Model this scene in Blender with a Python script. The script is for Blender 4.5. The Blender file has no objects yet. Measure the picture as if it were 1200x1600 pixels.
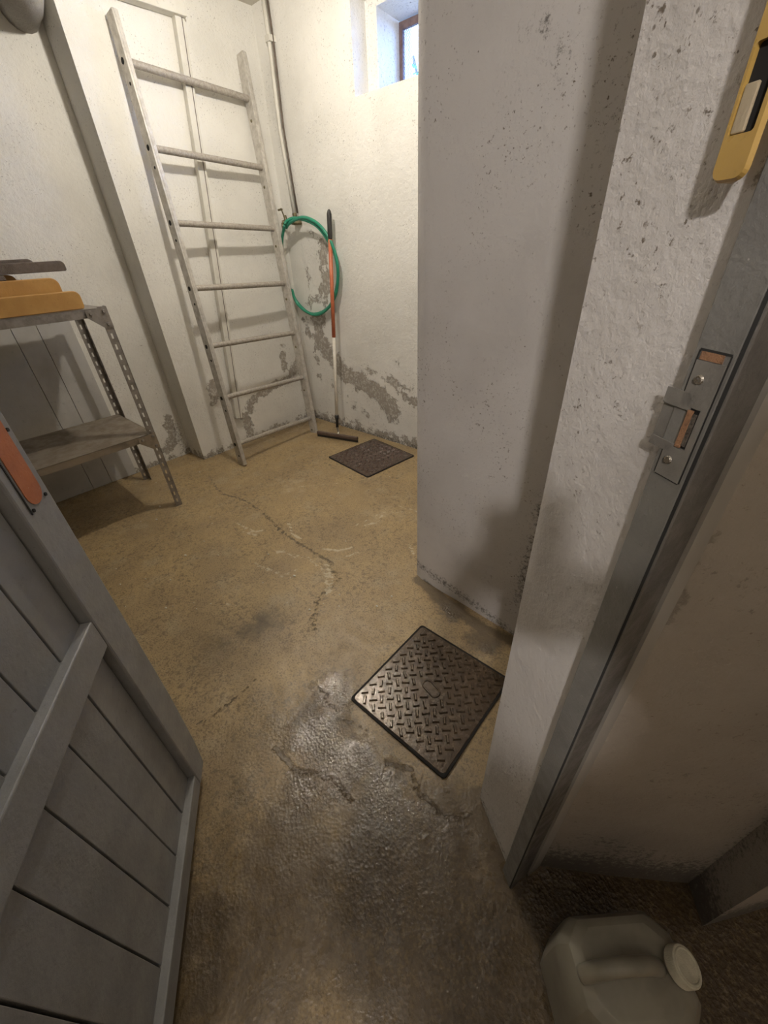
import bpy, bmesh, math, random
from mathutils import Vector, Matrix, noise
random.seed(7)
SC = bpy.context.scene
COL = SC.collection

# ------------------------------------------------------------------ camera
FPX = 621.585
CAM = Vector((0, 0, 1.3))
CR = Vector((0.75496478, 0.65424937, -0.04456398))
CU = Vector((-0.3373388, 0.44574707, 0.82916348))
CF = Vector((-0.56234395, 0.61095607, -0.55722704))
cd = bpy.data.cameras.new('camera')
cam = bpy.data.objects.new('camera', cd); COL.objects.link(cam)
cd.sensor_fit = 'HORIZONTAL'; cd.sensor_width = 36; cd.lens = FPX / 1200 * 36
cd.clip_start = 0.01
m = Matrix((CR, CU, -CF)).transposed().to_4x4(); m.translation = CAM
cam.matrix_world = m
SC.camera = cam

# ------------------------------------------------------------------ world
w = bpy.data.worlds.new('world'); SC.world = w; w.use_nodes = True
bg = w.node_tree.nodes['Background']
tcw = w.node_tree.nodes.new('ShaderNodeTexCoord'); sepw = w.node_tree.nodes.new('ShaderNodeSeparateXYZ'); rmp = w.node_tree.nodes.new('ShaderNodeValToRGB')
w.node_tree.links.new(tcw.outputs['Generated'], sepw.inputs[0]); w.node_tree.links.new(sepw.outputs['Z'], rmp.inputs[0]); w.node_tree.links.new(rmp.outputs[0], bg.inputs[0])
rmp.color_ramp.elements[0].color = (.24, .45, 1, 1); rmp.color_ramp.elements[1].color = (.22, .42, 1, 1)
bg.inputs[1].default_value = 32.0

# ------------------------------------------------------------------ lamps
def point(name, loc, power, col, rad):
    l = bpy.data.lights.new(name, 'POINT'); l.energy = power; l.color = col; l.shadow_soft_size = rad
    o = bpy.data.objects.new(name, l); COL.objects.link(o); o.location = loc; return o
LAMP_ROOM = Vector((-1.84, 1.32, 2.30)); LAMP_HALL = Vector((0.50, -.98, 2.08))
point('room_light', LAMP_ROOM, 43, (1.0, 0.92, 0.80), 0.035)
point('hall_light', LAMP_HALL, 78, (1.0, 0.93, 0.885), 0.045)

SC.view_settings.view_transform = 'Standard'
SC.view_settings.look = 'None'
SC.view_settings.gamma = 1
SC.view_settings.use_curve_mapping = False
SC.view_settings.exposure = 0.0
SC.cycles.max_bounces = 8
SC.cycles.diffuse_bounces = 5
SC.cycles.sample_clamp_indirect = 6

# ------------------------------------------------------------------ measuring helpers: where the sight line of a photo point meets a plane of the room
def ray(x, y):
    return CR * ((x - 600) / FPX) - CU * ((y - 800) / FPX) + CF
def onz(x, y, z=0.0):
    d = ray(x, y); return CAM + d * ((z - CAM.z) / d.z)
def onx(x, y, X):
    d = ray(x, y); return CAM + d * (X / d.x)
def ony(x, y, Y):
    d = ray(x, y); return CAM + d * (Y / d.y)

# ------------------------------------------------------------------ object helpers
def link(o, parent=None, kind=None, label=None, cat=None, group=None):
    COL.objects.link(o)
    if parent: o.parent = parent
    if kind: o['kind'] = kind
    if label: o['label'] = label
    if cat: o['category'] = cat
    if group: o['group'] = group
    return o
def empty(name, loc, label, cat, group=None, rot=None, kind=None):
    o = bpy.data.objects.new(name, None)
    o.empty_display_size = 0.1
    if isinstance(loc, Matrix): o.matrix_world = loc
    else:
        o.location = loc
        if rot: o.rotation_euler = rot
    return link(o, None, kind, label, cat, group)
def obj(name, bm, mat, parent=None, smooth=False, bevel=0, sub=0, off=None, **kw):
    if off is not None: bmesh.ops.translate(bm, verts=bm.verts, vec=-Vector(off))
    bmesh.ops.recalc_face_normals(bm, faces=bm.faces)
    me = bpy.data.meshes.new(name)
    bm.to_mesh(me); bm.free()
    if mat: me.materials.append(mat)
    if smooth:
        for p in me.polygons: p.use_smooth = True
    o = bpy.data.objects.new(name, me)
    if bevel:
        b = o.modifiers.new('bevel', 'BEVEL'); b.width = bevel; b.segments = 2; b.limit_method = 'ANGLE'
    if sub:
        s = o.modifiers.new('sub', 'SUBSURF'); s.levels = sub; s.render_levels = sub
    link(o, parent, **kw)
    if off is not None and parent is None: o.location = off
    return o
def box(bm, lo, hi, M=None):
    r = bmesh.ops.create_cube(bm, size=1)
    lo, hi = Vector(lo), Vector(hi)
    for v in r['verts']:
        v.co = Vector([lo[i] + (v.co[i] + .5) * (hi[i] - lo[i]) for i in range(3)])
        if M: v.co = M @ v.co
    return r['verts']
def cyl(bm, a, b, r, r2=None, n=16, caps=True):
    a, b = Vector(a), Vector(b); d = b - a
    q = d.to_track_quat('Z', 'Y').to_matrix().to_4x4(); q.translation = (a + b) / 2
    return bmesh.ops.create_cone(bm, cap_ends=caps, segments=n, radius1=r, radius2=r if r2 is None else r2, depth=d.length, matrix=q)['verts']
def prism(bm, pts, z0, z1):
    """pts: plan polygon (x,y)"""
    a = [bm.verts.new((p[0], p[1], z0)) for p in pts]; b = [bm.verts.new((p[0], p[1], z1)) for p in pts]
    bm.faces.new(a[::-1]); bm.faces.new(b); n = len(pts)
    for i in range(n): bm.faces.new((a[i], a[(i + 1) % n], b[(i + 1) % n], b[i]))
def slab(bm, pts, axis_pt):
    """pts: list of 3-D points of a planar outline, axis_pt: thickness vector"""
    t = Vector(axis_pt)
    a = [bm.verts.new(Vector(p)) for p in pts]; b = [bm.verts.new(Vector(p) + t) for p in pts]
    bm.faces.new(a[::-1]); bm.faces.new(b); n = len(pts)
    for i in range(n): bm.faces.new((a[i], a[(i + 1) % n], b[(i + 1) % n], b[i]))
def tube(bm, pts, r, n=12, closed=False):
    pts = [Vector(p) for p in pts]; rings = []; N = len(pts); up = None
    for i, p in enumerate(pts):
        a = pts[i - 1] if (i > 0 or closed) else p; b = pts[(i + 1) % N] if (i < N - 1 or closed) else p
        d = (b - a).normalized()
        if up is None:
            up = d.orthogonal().normalized()
        up = (up - d * up.dot(d)).normalized(); sd = d.cross(up)
        rr = r[i] if isinstance(r, (list, tuple)) else r
        rings.append([bm.verts.new(p + (up * math.cos(2 * math.pi * k / n) + sd * math.sin(2 * math.pi * k / n)) * rr) for k in range(n)])
    for i in range(N if closed else N - 1):
        A, B = rings[i], rings[(i + 1) % N]
        for k in range(n): bm.faces.new((A[k], A[(k + 1) % n], B[(k + 1) % n], B[k]))
    if not closed:
        bm.faces.new(rings[0][::-1]); bm.faces.new(rings[-1])
def smoothpath(P, n=12):
    P = [Vector(p) for p in P]; out = []
    for i in range(len(P) - 1):
        p0 = P[max(i - 1, 0)]; p1 = P[i]; p2 = P[i + 1]; p3 = P[min(i + 2, len(P) - 1)]
        for k in range(n):
            t = k / n
            out.append(.5 * ((2 * p1) + (p2 - p0) * t + (2 * p0 - 5 * p1 + 4 * p2 - p3) * t * t + (3 * p1 - p0 - 3 * p2 + p3) * t ** 3))
    out.append(P[-1]); return out

# ------------------------------------------------------------------ materials
class MT:
    def __init__(s, name, rough=.8, metal=0, col=(.8, .8, .8)):
        s.m = bpy.data.materials.new(name); s.m.use_nodes = True; s.t = s.m.node_tree
        s.b = s.t.nodes['Principled BSDF']; s.b.inputs['Roughness'].default_value = rough
        s.b.inputs['Metallic'].default_value = metal; s.b.inputs['Base Color'].default_value = (*col, 1)
        s.co = s.t.nodes.new('ShaderNodeTexCoord').outputs['Object']
    def n(s, typ, **kw):
        x = s.t.nodes.new(typ)
        for k, v in kw.items(): setattr(x, k, v)
        return x
    def L(s, a, b): s.t.links.new(a, b)
    def noise(s, scale, detail=4, rough=.55, vec=None, stretch=None, dist=0):
        x = s.n('ShaderNodeTexNoise'); x.inputs['Scale'].default_value = scale; x.inputs['Detail'].default_value = detail
        x.inputs['Roughness'].default_value = rough; x.inputs['Distortion'].default_value = dist
        v = vec or s.co
        if stretch:
            mp = s.n('ShaderNodeMapping'); mp.inputs['Scale'].default_value = stretch; s.L(v, mp.inputs[0]); v = mp.outputs[0]
        s.L(v, x.inputs['Vector']); return x.outputs['Fac']
    def voro(s, scale, feature='F1', vec=None):
        x = s.n('ShaderNodeTexVoronoi', feature=feature); x.inputs['Scale'].default_value = scale
        s.L(vec or s.co, x.inputs['Vector']); return x.outputs['Distance']
    def ramp(s, f, a, b, v0=0., v1=1.):
        x = s.n('ShaderNodeMapRange'); x.interpolation_type = 'SMOOTHSTEP'
        s.L(f, x.inputs[0]); x.inputs[1].default_value = a; x.inputs[2].default_value = b
        x.inputs[3].default_value = v0; x.inputs[4].default_value = v1; return x.outputs[0]
    def math(s, op, a, b=None):
        x = s.n('ShaderNodeMath', operation=op)
        for i, v in enumerate((a, b)):
            if v is None: continue
            if isinstance(v, (int, float)): x.inputs[i].default_value = v
            else: s.L(v, x.inputs[i])
        return x.outputs[0]
    def attr(s, name):
        x = s.n('ShaderNodeAttribute', attribute_name=name); return x.outputs['Fac']
    def mix(s, f, a, b):
        x = s.n('ShaderNodeMix', data_type='RGBA')
        if isinstance(f, (int, float)): x.inputs[0].default_value = f
        else: s.L(f, x.inputs[0])
        for k, v in ((6, a), (7, b)):
            if isinstance(v, tuple): x.inputs[k].default_value = (*v, 1)
            else: s.L(v, x.inputs[k])
        return x.outputs[2]
    def color(s, c): s.L(c, s.b.inputs['Base Color'])
    def rough(s, r): s.L(r, s.b.inputs['Roughness'])
    def bump(s, h, dist, strength=1, prev=None):
        x = s.n('ShaderNodeBump'); x.inputs['Distance'].default_value = dist; x.inputs['Strength'].default_value = strength
        s.L(h, x.inputs['Height'])
        if prev: s.L(prev, x.inputs['Normal'])
        s.L(x.outputs[0], s.b.inputs['Normal']); return x.outputs[0]

def plaster(name, base, dirt, speck=.5, stain=True, grime=(.16, .13, .10), bumpd=.005):
    M = MT(name, .9)
    c = M.mix(M.ramp(M.noise(2.2, 5), .4, .75), base, dirt)
    sp = M.math('MULTIPLY', M.ramp(M.noise(120, 4, .7), .59, .68), M.ramp(M.noise(5, 5, .65), .42, .62))
    c = M.mix(M.math('MULTIPLY', sp, speck), c, grime)
    sp2 = M.ramp(M.voro(38), .09, .045)
    sp2 = M.math('MULTIPLY', sp2, M.ramp(M.noise(9, 2), .56, .62))
    c = M.mix(M.math('MULTIPLY', sp2, speck * .8), c, grime)
    if stain:
        st = M.attr('stain'); nz = M.noise(14, 8, .74)
        f = M.math('ADD', st, M.math('MULTIPLY', M.math('MULTIPLY', M.math('SUBTRACT', nz, .5), 2.6), M.ramp(st, .02, .3)))
        f = M.ramp(f, .46, .58)
        f2 = M.math('MULTIPLY', f, M.ramp(M.noise(55, 4, .7), .36, .52, .45, 1.))
        c = M.mix(M.math('MULTIPLY', f2, .88), c, M.mix(M.noise(14), (.23, .20, .165), (.34, .30, .25)))
        mo = M.attr('mold_shade')
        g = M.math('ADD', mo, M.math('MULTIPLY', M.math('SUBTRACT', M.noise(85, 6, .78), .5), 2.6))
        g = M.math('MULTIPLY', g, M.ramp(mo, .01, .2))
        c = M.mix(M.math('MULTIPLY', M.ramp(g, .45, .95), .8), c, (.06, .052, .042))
    M.color(c)
    h = M.math('ADD', M.math('ADD', M.noise(55, 6, .65), M.math('MULTIPLY', M.noise(190, 3, .6), .28)), M.math('MULTIPLY', M.noise(9, 3), 1.6))
    if stain: h = M.math('SUBTRACT', h, M.math('MULTIPLY', f, .5))
    M.bump(h, bumpd, .9)
    return M.m
M_wall = plaster('whitewashed_plaster', (.76, .745, .70), (.66, .645, .60), .8)
M_pier = plaster('white_pier_plaster', (.60, .575, .55), (.50, .475, .45), 1.0, bumpd=.003)
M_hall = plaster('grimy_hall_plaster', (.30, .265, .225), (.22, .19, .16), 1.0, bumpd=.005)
M_plain = plaster('ceiling_plaster', (.60, .57, .50), (.5, .47, .41), .4, stain=False)

def metal_like(name, a, b, rough=.45, metal=.8, scale=30, bumpd=.0006, spots=None):
    M = MT(name, rough, metal)
    c = M.mix(M.ramp(M.noise(scale, 5, .7), .35, .7), a, b)
    if spots: c = M.mix(M.ramp(M.noise(scale * 1.7, 4, .7), .63, .70), c, spots)
    M.color(c); M.rough(M.ramp(M.noise(scale * 2, 3), .3, .7, rough - .1, rough + .12)); M.bump(M.noise(scale * 4, 4), bumpd)
    return M.m
M_alu = metal_like('dull_aluminium', (.58, .555, .51), (.42, .395, .355), .42, .35, 25, spots=(.62, .60, .56))
M_rung = metal_like('dirty_rung', (.42, .385, .34), (.29, .26, .225), .6, .3, 60, spots=(.60, .58, .54))
M_dexion = metal_like('grey_shelf_steel', (.30, .275, .25), (.20, .18, .16), .5, .5, 18)
M_shelfrust = metal_like('grey_brown_shelf_steel', (.30, .255, .20), (.19, .155, .12), .5, .35, 10, spots=(.33, .27, .2))
M_dark = MT('dark_hole', .9, 0, (.012, .011, .01)).m
M_steel = metal_like('worn_steel', (.50, .47, .42), (.28, .25, .2), .3, .9, 200)
M_brass = metal_like('tarnished_brass', (.22, .19, .11), (.10, .085, .055), .5, .7, 120)
def paint(name, a, b, rough=.5, scale=6, bumpd=.0008, chips=None):
    M = MT(name, rough)
    c = M.mix(M.ramp(M.noise(scale, 5, .6), .35, .7), a, b)
    c = M.mix(M.math('MULTIPLY', M.ramp(M.noise(scale * 9, 4, .7), .60, .72), .5), c, tuple(x * .55 for x in a))
    if chips: c = M.mix(M.ramp(M.noise(scale * 14, 3, .6), .70, .73), c, chips)
    M.color(c); M.rough(M.ramp(M.noise(scale * 3, 3), .3, .7, rough - .08, rough + .15)); M.bump(M.noise(scale * 12, 5, .6), bumpd)
    return M.m
M_door = paint('grey_blue_door_paint', (.285, .288, .288), (.23, .232, .232), .40, 7, .0012, chips=(.30, .30, .27))
M_groove = MT('groove_shadow_gap', .9, 0, (.02, .02, .019)).m
M_jamb = paint('grey_jamb_paint', (.205, .200, .185), (.165, .16, .15), .45, 12, .0012, chips=(.32, .31, .28))
M_orange = paint('orange_primer', (.50, .17, .07), (.38, .125, .055), .6, 16, .0008, chips=(.6, .4, .3))
M_rawwood = paint('bare_wood', (.42, .22, .11), (.22, .12, .07), .8, 60, .002)
M_pvc = paint('white_painted_duct', (.66, .64, .58), (.56, .54, .48), .6, 5)
M_hose = MT('green_hose', .35, 0, (.025, .24, .15)).m
M_rubber = MT('black_rubber', .5, 0, (.025, .024, .022)).m
M_pole_o = paint('orange_pole', (.56, .17, .08), (.48, .13, .06), .4, 20)
M_pole_w = paint('white_pole', (.72, .68, .60), (.62, .58, .5), .4, 20)
M_yellow = paint('ochre_varnish', (.46, .26, .075), (.38, .20, .055), .45, 8, .0006)
M_greywood = paint('weathered_grey_wood', (.145, .115, .095), (.095, .075, .06), .75, 25, .002)
M_switch = paint('aged_ochre_plastic', (.46, .30, .085), (.40, .255, .07), .32, 8, .0004)
M_rocker = paint('cream_plastic', (.42, .35, .24), (.36, .30, .2), .35, 20, .0004)
M_board = paint('grey_white_boarding', (.50, .49, .47), (.42, .41, .39), .75, 4, .001)

def jugmat():
    M = MT('cloudy_jug_plastic', .4)
    M.color(M.mix(M.ramp(M.noise(12, 4), .35, .7), (.25, .235, .19), (.18, .165, .13)))
    M.b.inputs['Subsurface Weight'].default_value = .25
    M.b.inputs['Subsurface Radius'].default_value = (.03, .03, .025)
    return M.m
M_jug = jugmat()
M_cap = paint('dirty_white_cap', (.52, .50, .40), (.40, .38, .30), .5, 40)

def floormat():
    M = MT('wet_ochre_concrete', .5)
    wet = M.attr('wet'); dark = M.attr('dark'); light = M.attr('light'); crack = M.attr('crack'); vein = M.attr('vein')
    nb = M.noise(3.0, 6, .6)
    base = M.mix(M.ramp(nb, .35, .68), (.43, .315, .160), (.32, .235, .13))
    base = M.mix(M.ramp(M.noise(7, 5, .6), .5, .72), base, (.40, .315, .19))
    base = M.mix(M.math('MULTIPLY', M.ramp(M.noise(160, 4, .7), .49, .63), .72), base, (.13, .092, .055))
    base = M.mix(M.math('MULTIPLY', M.math('MULTIPLY', M.ramp(M.noise(45, 6, .75), .50, .62), M.ramp(M.noise(4, 4), .38, .56)), .75), base, (.15, .11, .065))
    base = M.mix(M.ramp(M.noise(120, 3, .6), .68, .76), base, (.50, .43, .30))
    nz = M.math('MULTIPLY', M.math('SUBTRACT', M.noise(9, 8, .75), .5), 1.7)
    fl = M.ramp(M.math('ADD', light, nz), .45, .75)
    base = M.mix(M.math('MULTIPLY', fl, .55), base, (.46, .37, .24))
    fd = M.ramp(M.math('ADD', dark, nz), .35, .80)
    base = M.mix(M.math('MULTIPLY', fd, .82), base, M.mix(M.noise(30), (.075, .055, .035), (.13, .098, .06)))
    fw = M.ramp(M.math('ADD', wet, nz), .30, .98)
    base = M.mix(M.math('MULTIPLY', fw, .7), base, (.085, .070, .055))
    dp = M.math('MULTIPLY', M.attr('damp_shade'), M.ramp(M.noise(6, 7, .7), .25, .62, .55, 1.0))
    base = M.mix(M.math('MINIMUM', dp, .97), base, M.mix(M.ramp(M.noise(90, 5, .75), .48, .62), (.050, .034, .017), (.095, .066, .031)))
    cr = M.ramp(M.math('ADD', crack, M.math('MULTIPLY', M.math('SUBTRACT', M.noise(45, 6, .75), .5), 2.4)), .45, .70)
    base = M.mix(M.math('MULTIPLY', cr, .7), base, (.085, .065, .042))
    ve = M.ramp(M.math('ADD', vein, M.math('MULTIPLY', M.math('SUBTRACT', M.noise(35, 5, .7), .5), 1.6)), .62, .78)
    base = M.mix(M.math('MULTIPLY', ve, .75), base, (.55, .48, .34))
    M.color(base)
    # roughness: smoother under the damp-and-shade mask, wettest where marked
    r = M.math('SUBTRACT', M.ramp(fw, 0, 1, .42, .06), M.math('MULTIPLY', M.attr('damp_shade'), .0))
    r = M.math('MAXIMUM', M.math('SUBTRACT', r, M.math('MULTIPLY', M.attr('damp_shade'), .18)), .06)
    M.rough(M.math('ADD', r, M.ramp(M.noise(25, 4), .35, .7, -.04, .10)))
    M.L(M.ramp(fw, 0, 1, .6, 1.0), M.b.inputs['Specular IOR Level'])
    M.L(M.math('MULTIPLY', M.math('MAXIMUM', fw, M.math('MULTIPLY', M.attr('damp_shade'), .25)), .6), M.b.inputs['Coat Weight']); M.b.inputs['Coat Roughness'].default_value = .07; M.b.inputs['Coat IOR'].default_value = 1.5
    grit = M.noise(170, 5, .7)
    h1 = M.bump(grit, .0007, 1)
    gravel = M.voro(115); gravel2 = M.noise(60, 5, .7)
    amp = M.math('MULTIPLY', M.ramp(M.math('MAXIMUM', fw, M.math('MULTIPLY', M.attr('damp_shade'), .55)), 0, 1, .25, 1.0), M.ramp(M.noise(14, 4, .6), .3, .7, .5, 1.3))
    h2 = M.bump(M.math('MULTIPLY', M.math('ADD', M.math('MULTIPLY', gravel, .6), gravel2), amp), .0023, .9, h1)
    M.bump(M.math('SUBTRACT', M.math('ADD', nb, M.math('MULTIPLY', ve, .15)), M.math('MULTIPLY', cr, .5)), .006, .6, h2)
    M.L(M.b.inputs['Normal'].links[0].from_socket, M.b.inputs['Coat Normal'])
    return M.m
M_floor = floormat()

def covermat(name, a, b, spot=None, rough=.16):
    M = MT(name, rough, .25)
    c = M.mix(M.ramp(M.noise(30, 5, .7), .35, .7), a, b)
    if spot: c = M.mix(M.ramp(M.noise(90, 4, .6), .66, .70), c, spot)
    M.color(c); M.rough(M.ramp(M.noise(70, 4), .3, .7, rough - .12, rough + .2))
    M.bump(M.math('ADD', M.noise(160, 5, .7), M.math('MULTIPLY', M.noise(60, 4, .6), 2.5)), .0005, .9)
    M.b.inputs['Coat Weight'].default_value = .8; M.b.inputs['Coat Roughness'].default_value = .06; M.L(M.b.inputs['Normal'].links[0].from_socket, M.b.inputs['Coat Normal'])
    return M.m
M_cover = covermat('wet_rusty_cast_iron', (.105, .072, .044), (.060, .042, .027))
M_cover2 = covermat('rusty_brown_cast_iron', (.10, .062, .045), (.06, .038, .028), spot=(.5, .47, .42), rough=.38)

# ------------------------------------------------------------------ attribute grids
def seg_d(px, py, a, b):
    ax, ay = a[0], a[1]; bx, by = b[0], b[1]
    dx, dy = bx - ax, by - ay; L = dx * dx + dy * dy or 1e-9
    t = max(0, min(1, ((px - ax) * dx + (py - ay) * dy) / L))
    return math.hypot(px - ax - t * dx, py - ay - t * dy), t
def stroke_val(u, v, strokes):
    best = 0
    for pts, wd, s in strokes:
        for i in range(len(pts) - 1):
            a, b = pts[i], pts[i + 1]
            if min(a[0], b[0]) - 2.6 * wd > u or max(a[0], b[0]) + 2.6 * wd < u or min(a[1], b[1]) - 2.6 * wd > v or max(a[1], b[1]) + 2.6 * wd < v: continue
            d, _ = seg_d(u, v, a, b)
            best = max(best, s * math.exp(-(d / wd) ** 2))
    return best
def paint_attr(o, name, fn):
    me = o.data
    at = me.attributes.new(name, 'FLOAT', 'POINT')
    vals = [fn(v.co) for v in me.vertices]
    at.data.foreach_set('value', vals)
def grid(bm, O, U, V, nu, nv, skip=None, disp=None):
    O, U, V = Vector(O), Vector(U), Vector(V); N = U.cross(V).normalized(); vs = []
    for j in range(nv + 1):
        row = []
        for i in range(nu + 1):
            p = O + U * (i / nu) + V * (j / nv)
            if disp: p = p + N * disp(p, i / nu, j / nv)
            row.append(bm.verts.new(p))
        vs.append(row)
    for j in range(nv):
        for i in range(nu):
            if skip and skip(O + U * ((i + .5) / nu) + V * ((j + .5) / nv)): continue
            bm.faces.new((vs[j][i], vs[j][i + 1], vs[j + 1][i + 1], vs[j + 1][i]))
    return vs

# ================================================================== SHELL
ZC = 2.49
# ---- floor
bm = bmesh.new()
FX0, FX1, FY0, FY1 = -3.14, 1.60, -2.4, 3.0
def fdisp(p, a, b):
    return .0045 * noise.noise(Vector((p.x * 3, p.y * 3, 0))) + .0018 * noise.noise(Vector((p.x * 17, p.y * 17, 4))) - .003
grid(bm, (FX0, FY0, 0), (FX1 - FX0, 0, 0), (0, FY1 - FY0, 0), 316, 360, disp=fdisp)
bmesh.ops.recalc_face_normals(bm, faces=bm.faces)
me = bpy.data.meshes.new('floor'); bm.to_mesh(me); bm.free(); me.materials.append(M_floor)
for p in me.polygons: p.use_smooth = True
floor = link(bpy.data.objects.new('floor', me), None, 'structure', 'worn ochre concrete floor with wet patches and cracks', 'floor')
def P2(*pts): return [tuple(onz(x, y)[:2]) for x, y in pts]
def blobs(lst):
    return [([tuple(onz(x, y)[:2]), tuple(onz(x + 1, y)[:2])], r, s) for x, y, r, s in lst]
WET = blobs([(520, 1080, .12, 1.0), (500, 1150, .14, 1.1), (540, 1190, .12, 1.1), (600, 1230, .12, 1.0), (450, 1150, .10, .7), (500, 1020, .10, .35),
             (640, 1270, .12, .8), (400, 1250, .14, .45), (700, 1350, .18, .6), (600, 1400, .2, .4), (560, 730, .05, .3), (700, 960, .10, .6), (760, 1010, .1, .6), (400, 1080, .10, .35), (480, 1230, .12, .8)])
DARK = blobs([(500, 1130, .16, .8), (520, 1190, .14, .9), (600, 1240, .12, .7), (700, 1330, .2, .9), (720, 1450, .2, 1.0), (460, 1400, .12, .7), (400, 1330, .15, .5), (690, 1560, .2, 1.0),  # dark stains, with shade by the pier, doorway and hall painted in
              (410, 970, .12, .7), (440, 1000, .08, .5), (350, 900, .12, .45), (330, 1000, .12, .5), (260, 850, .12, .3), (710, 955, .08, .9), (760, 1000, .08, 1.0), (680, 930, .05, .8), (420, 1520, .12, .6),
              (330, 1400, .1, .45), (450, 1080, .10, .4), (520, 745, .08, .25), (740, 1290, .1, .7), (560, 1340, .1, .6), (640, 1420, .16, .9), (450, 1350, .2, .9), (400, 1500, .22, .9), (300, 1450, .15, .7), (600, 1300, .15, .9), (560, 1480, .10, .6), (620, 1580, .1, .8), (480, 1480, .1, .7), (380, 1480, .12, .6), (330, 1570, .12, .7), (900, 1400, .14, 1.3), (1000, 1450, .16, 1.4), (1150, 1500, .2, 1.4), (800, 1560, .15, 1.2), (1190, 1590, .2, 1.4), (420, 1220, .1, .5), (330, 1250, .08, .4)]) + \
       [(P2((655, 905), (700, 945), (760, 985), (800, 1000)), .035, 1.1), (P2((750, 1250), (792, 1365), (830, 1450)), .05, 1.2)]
LIGHT = blobs([(450, 760, .25, .6), (600, 800, .25, .6), (570, 900, .2, .4), (300, 780, .2, .4), (450, 870, .2, .35), (540, 1500, .035, .8), (560, 1430, .035, .6), (570, 1580, .03, 1.0), (520, 1560, .03, .7),
               (640, 1130, .02, .3), (660, 1150, .05, .2), (290, 1250, .1, .4), (620, 760, .12, .4)])
CRACK = [(P2((325, 745), (345, 770), (385, 782), (410, 800), (440, 830), (470, 850), (520, 880)), .014, .72),
         (P2((515, 885), (530, 905), (500, 930), (490, 960), (490, 985)), .012, .7), (P2((400, 1060), (330, 1120), (285, 1140)), .008, .6),
         (P2((430, 1170), (460, 1200), (520, 1215), (550, 1250)), .010, .9), (P2((600, 1190), (640, 1200), (655, 1240), (700, 1280), (740, 1270)), .010, .8),
         (P2((490, 1060), (510, 1090), (530, 1120), (570, 1140)), .010, .7),
         (P2((500, 700), (505, 720), (540, 745), (580, 760), (630, 745)), .012, .55), (P2((575, 760), (580, 800), (560, 850)), .008, .5)]
VEIN = [(P2((600, 800), (590, 815), (570, 820)), .012, .85), (P2((620, 790), (655, 800)), .012, .85), (P2((400, 880), (440, 900), (460, 890)), .025, .7), (P2((510, 880), (520, 905), (515, 925)), .012, 1), (P2((380, 830), (400, 835)), .02, .8), (P2((540, 870), (560, 862)), .01, .9), (P2((370, 815), (395, 830), (410, 828)), .014, .9), (P2((450, 815), (458, 835), (470, 840)), .012, 1), (P2((505, 857), (530, 860), (550, 855)), .012, 1), (P2((555, 820), (600, 800), (640, 800)), .008, .8),
        (P2((640, 850), (645, 865)), .012, 1), (P2((480, 870), (510, 895), (510, 930)), .02, .75), (P2((430, 860), (470, 870)), .03, .7), (P2((330, 920), (370, 950)), .03, .55), (P2((460, 760), (530, 755)), .012, .7)]
paint_attr(floor, 'wet', lambda c: stroke_val(c.x, c.y, WET))
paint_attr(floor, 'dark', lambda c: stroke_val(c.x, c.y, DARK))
DAMP_SHADE = blobs([(620, 1400, .32, 1.15), (540, 1560, .2, .7), (400, 1450, .28, .85), (480, 1300, .22, .8), (720, 1500, .3, 1.1), (330, 1350, .15, .6), (560, 1180, .18, .6), (350, 1000, .16, .45), (420, 970, .12, .45), (1000, 1450, .35, 1.6), (1150, 1500, .35, 1.6), (300, 1560, .2, .8), (700, 1260, .15, .7), (450, 1130, .16, .6)])  # some real damp, plus broad foreground shade painted into the floor colour
paint_attr(floor, 'damp_shade', lambda c: stroke_val(c.x, c.y, DAMP_SHADE))
paint_attr(floor, 'light', lambda c: stroke_val(c.x, c.y, LIGHT))
paint_attr(floor, 'crack', lambda c: stroke_val(c.x, c.y, CRACK))
paint_attr(floor, 'vein', lambda c: stroke_val(c.x, c.y, VEIN))

# ---- left wall (thin low part at x=-3.10, thick part at x=-2.885), profile in plan, gridded faces for the stains
def wobble(amp): return lambda p, a, b: amp * noise.noise(p * 2.3) + amp * .4 * noise.noise(p * 9)
def wallface(name, quads, extra, mat, strokes, mold_shades, label, uvf, amp=.006):
    bm = bmesh.new()
    for O, U, V in quads:
        U, V = Vector(U), Vector(V)
        grid(bm, O, U, V, max(2, int(U.length / .02)), max(2, int(V.length / .02)), disp=lambda p, a, b: (amp * noise.noise(p * 2.3) + amp * .3 * noise.noise(p * 11)) * min(1, 8 * min(a, 1 - a)))
    for f in extra: f(bm)
    bmesh.ops.remove_doubles(bm, verts=bm.verts, dist=.0015)
    o = obj(name, bm, mat, None, smooth=True, kind='structure', label=label, cat='wall')
    o.data.set_sharp_from_angle(angle=math.radians(50))
    paint_attr(o, 'stain', lambda c: stroke_val(*uvf(c), strokes))
    paint_attr(o, 'mold_shade', lambda c: stroke_val(*uvf(c), mold_shades))
    return o
def YZ(X, *pts): return [tuple(onx(x, y, X).yz) for x, y in pts]
def XZ(Y, *pts):
    r = []
    for x, y in pts: p = ony(x, y, Y); r.append((p.x, p.z))
    return r
ZB = -.02
wl_st = [(YZ(-2.885, (330, 600), (335, 625)), .05, .8), (YZ(-2.885, (470, 560), (450, 590), (400, 620), (385, 650), (392, 680)), .05, .8), (YZ(-2.885, (440, 540), (445, 575)), .04, .7),
         (YZ(-2.885, (340, 650), (350, 680)), .03, .45), (YZ(-3.10, (262, 655), (272, 690), (258, 705)), .05, .85), (YZ(-3.10, (150, 760), (185, 735)), .05, .7),
         ([(-1.4, .02), (2.3, .02)], .05, .55), ([(2.2, .0), (2.2, .5)], .06, .55)]
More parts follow.
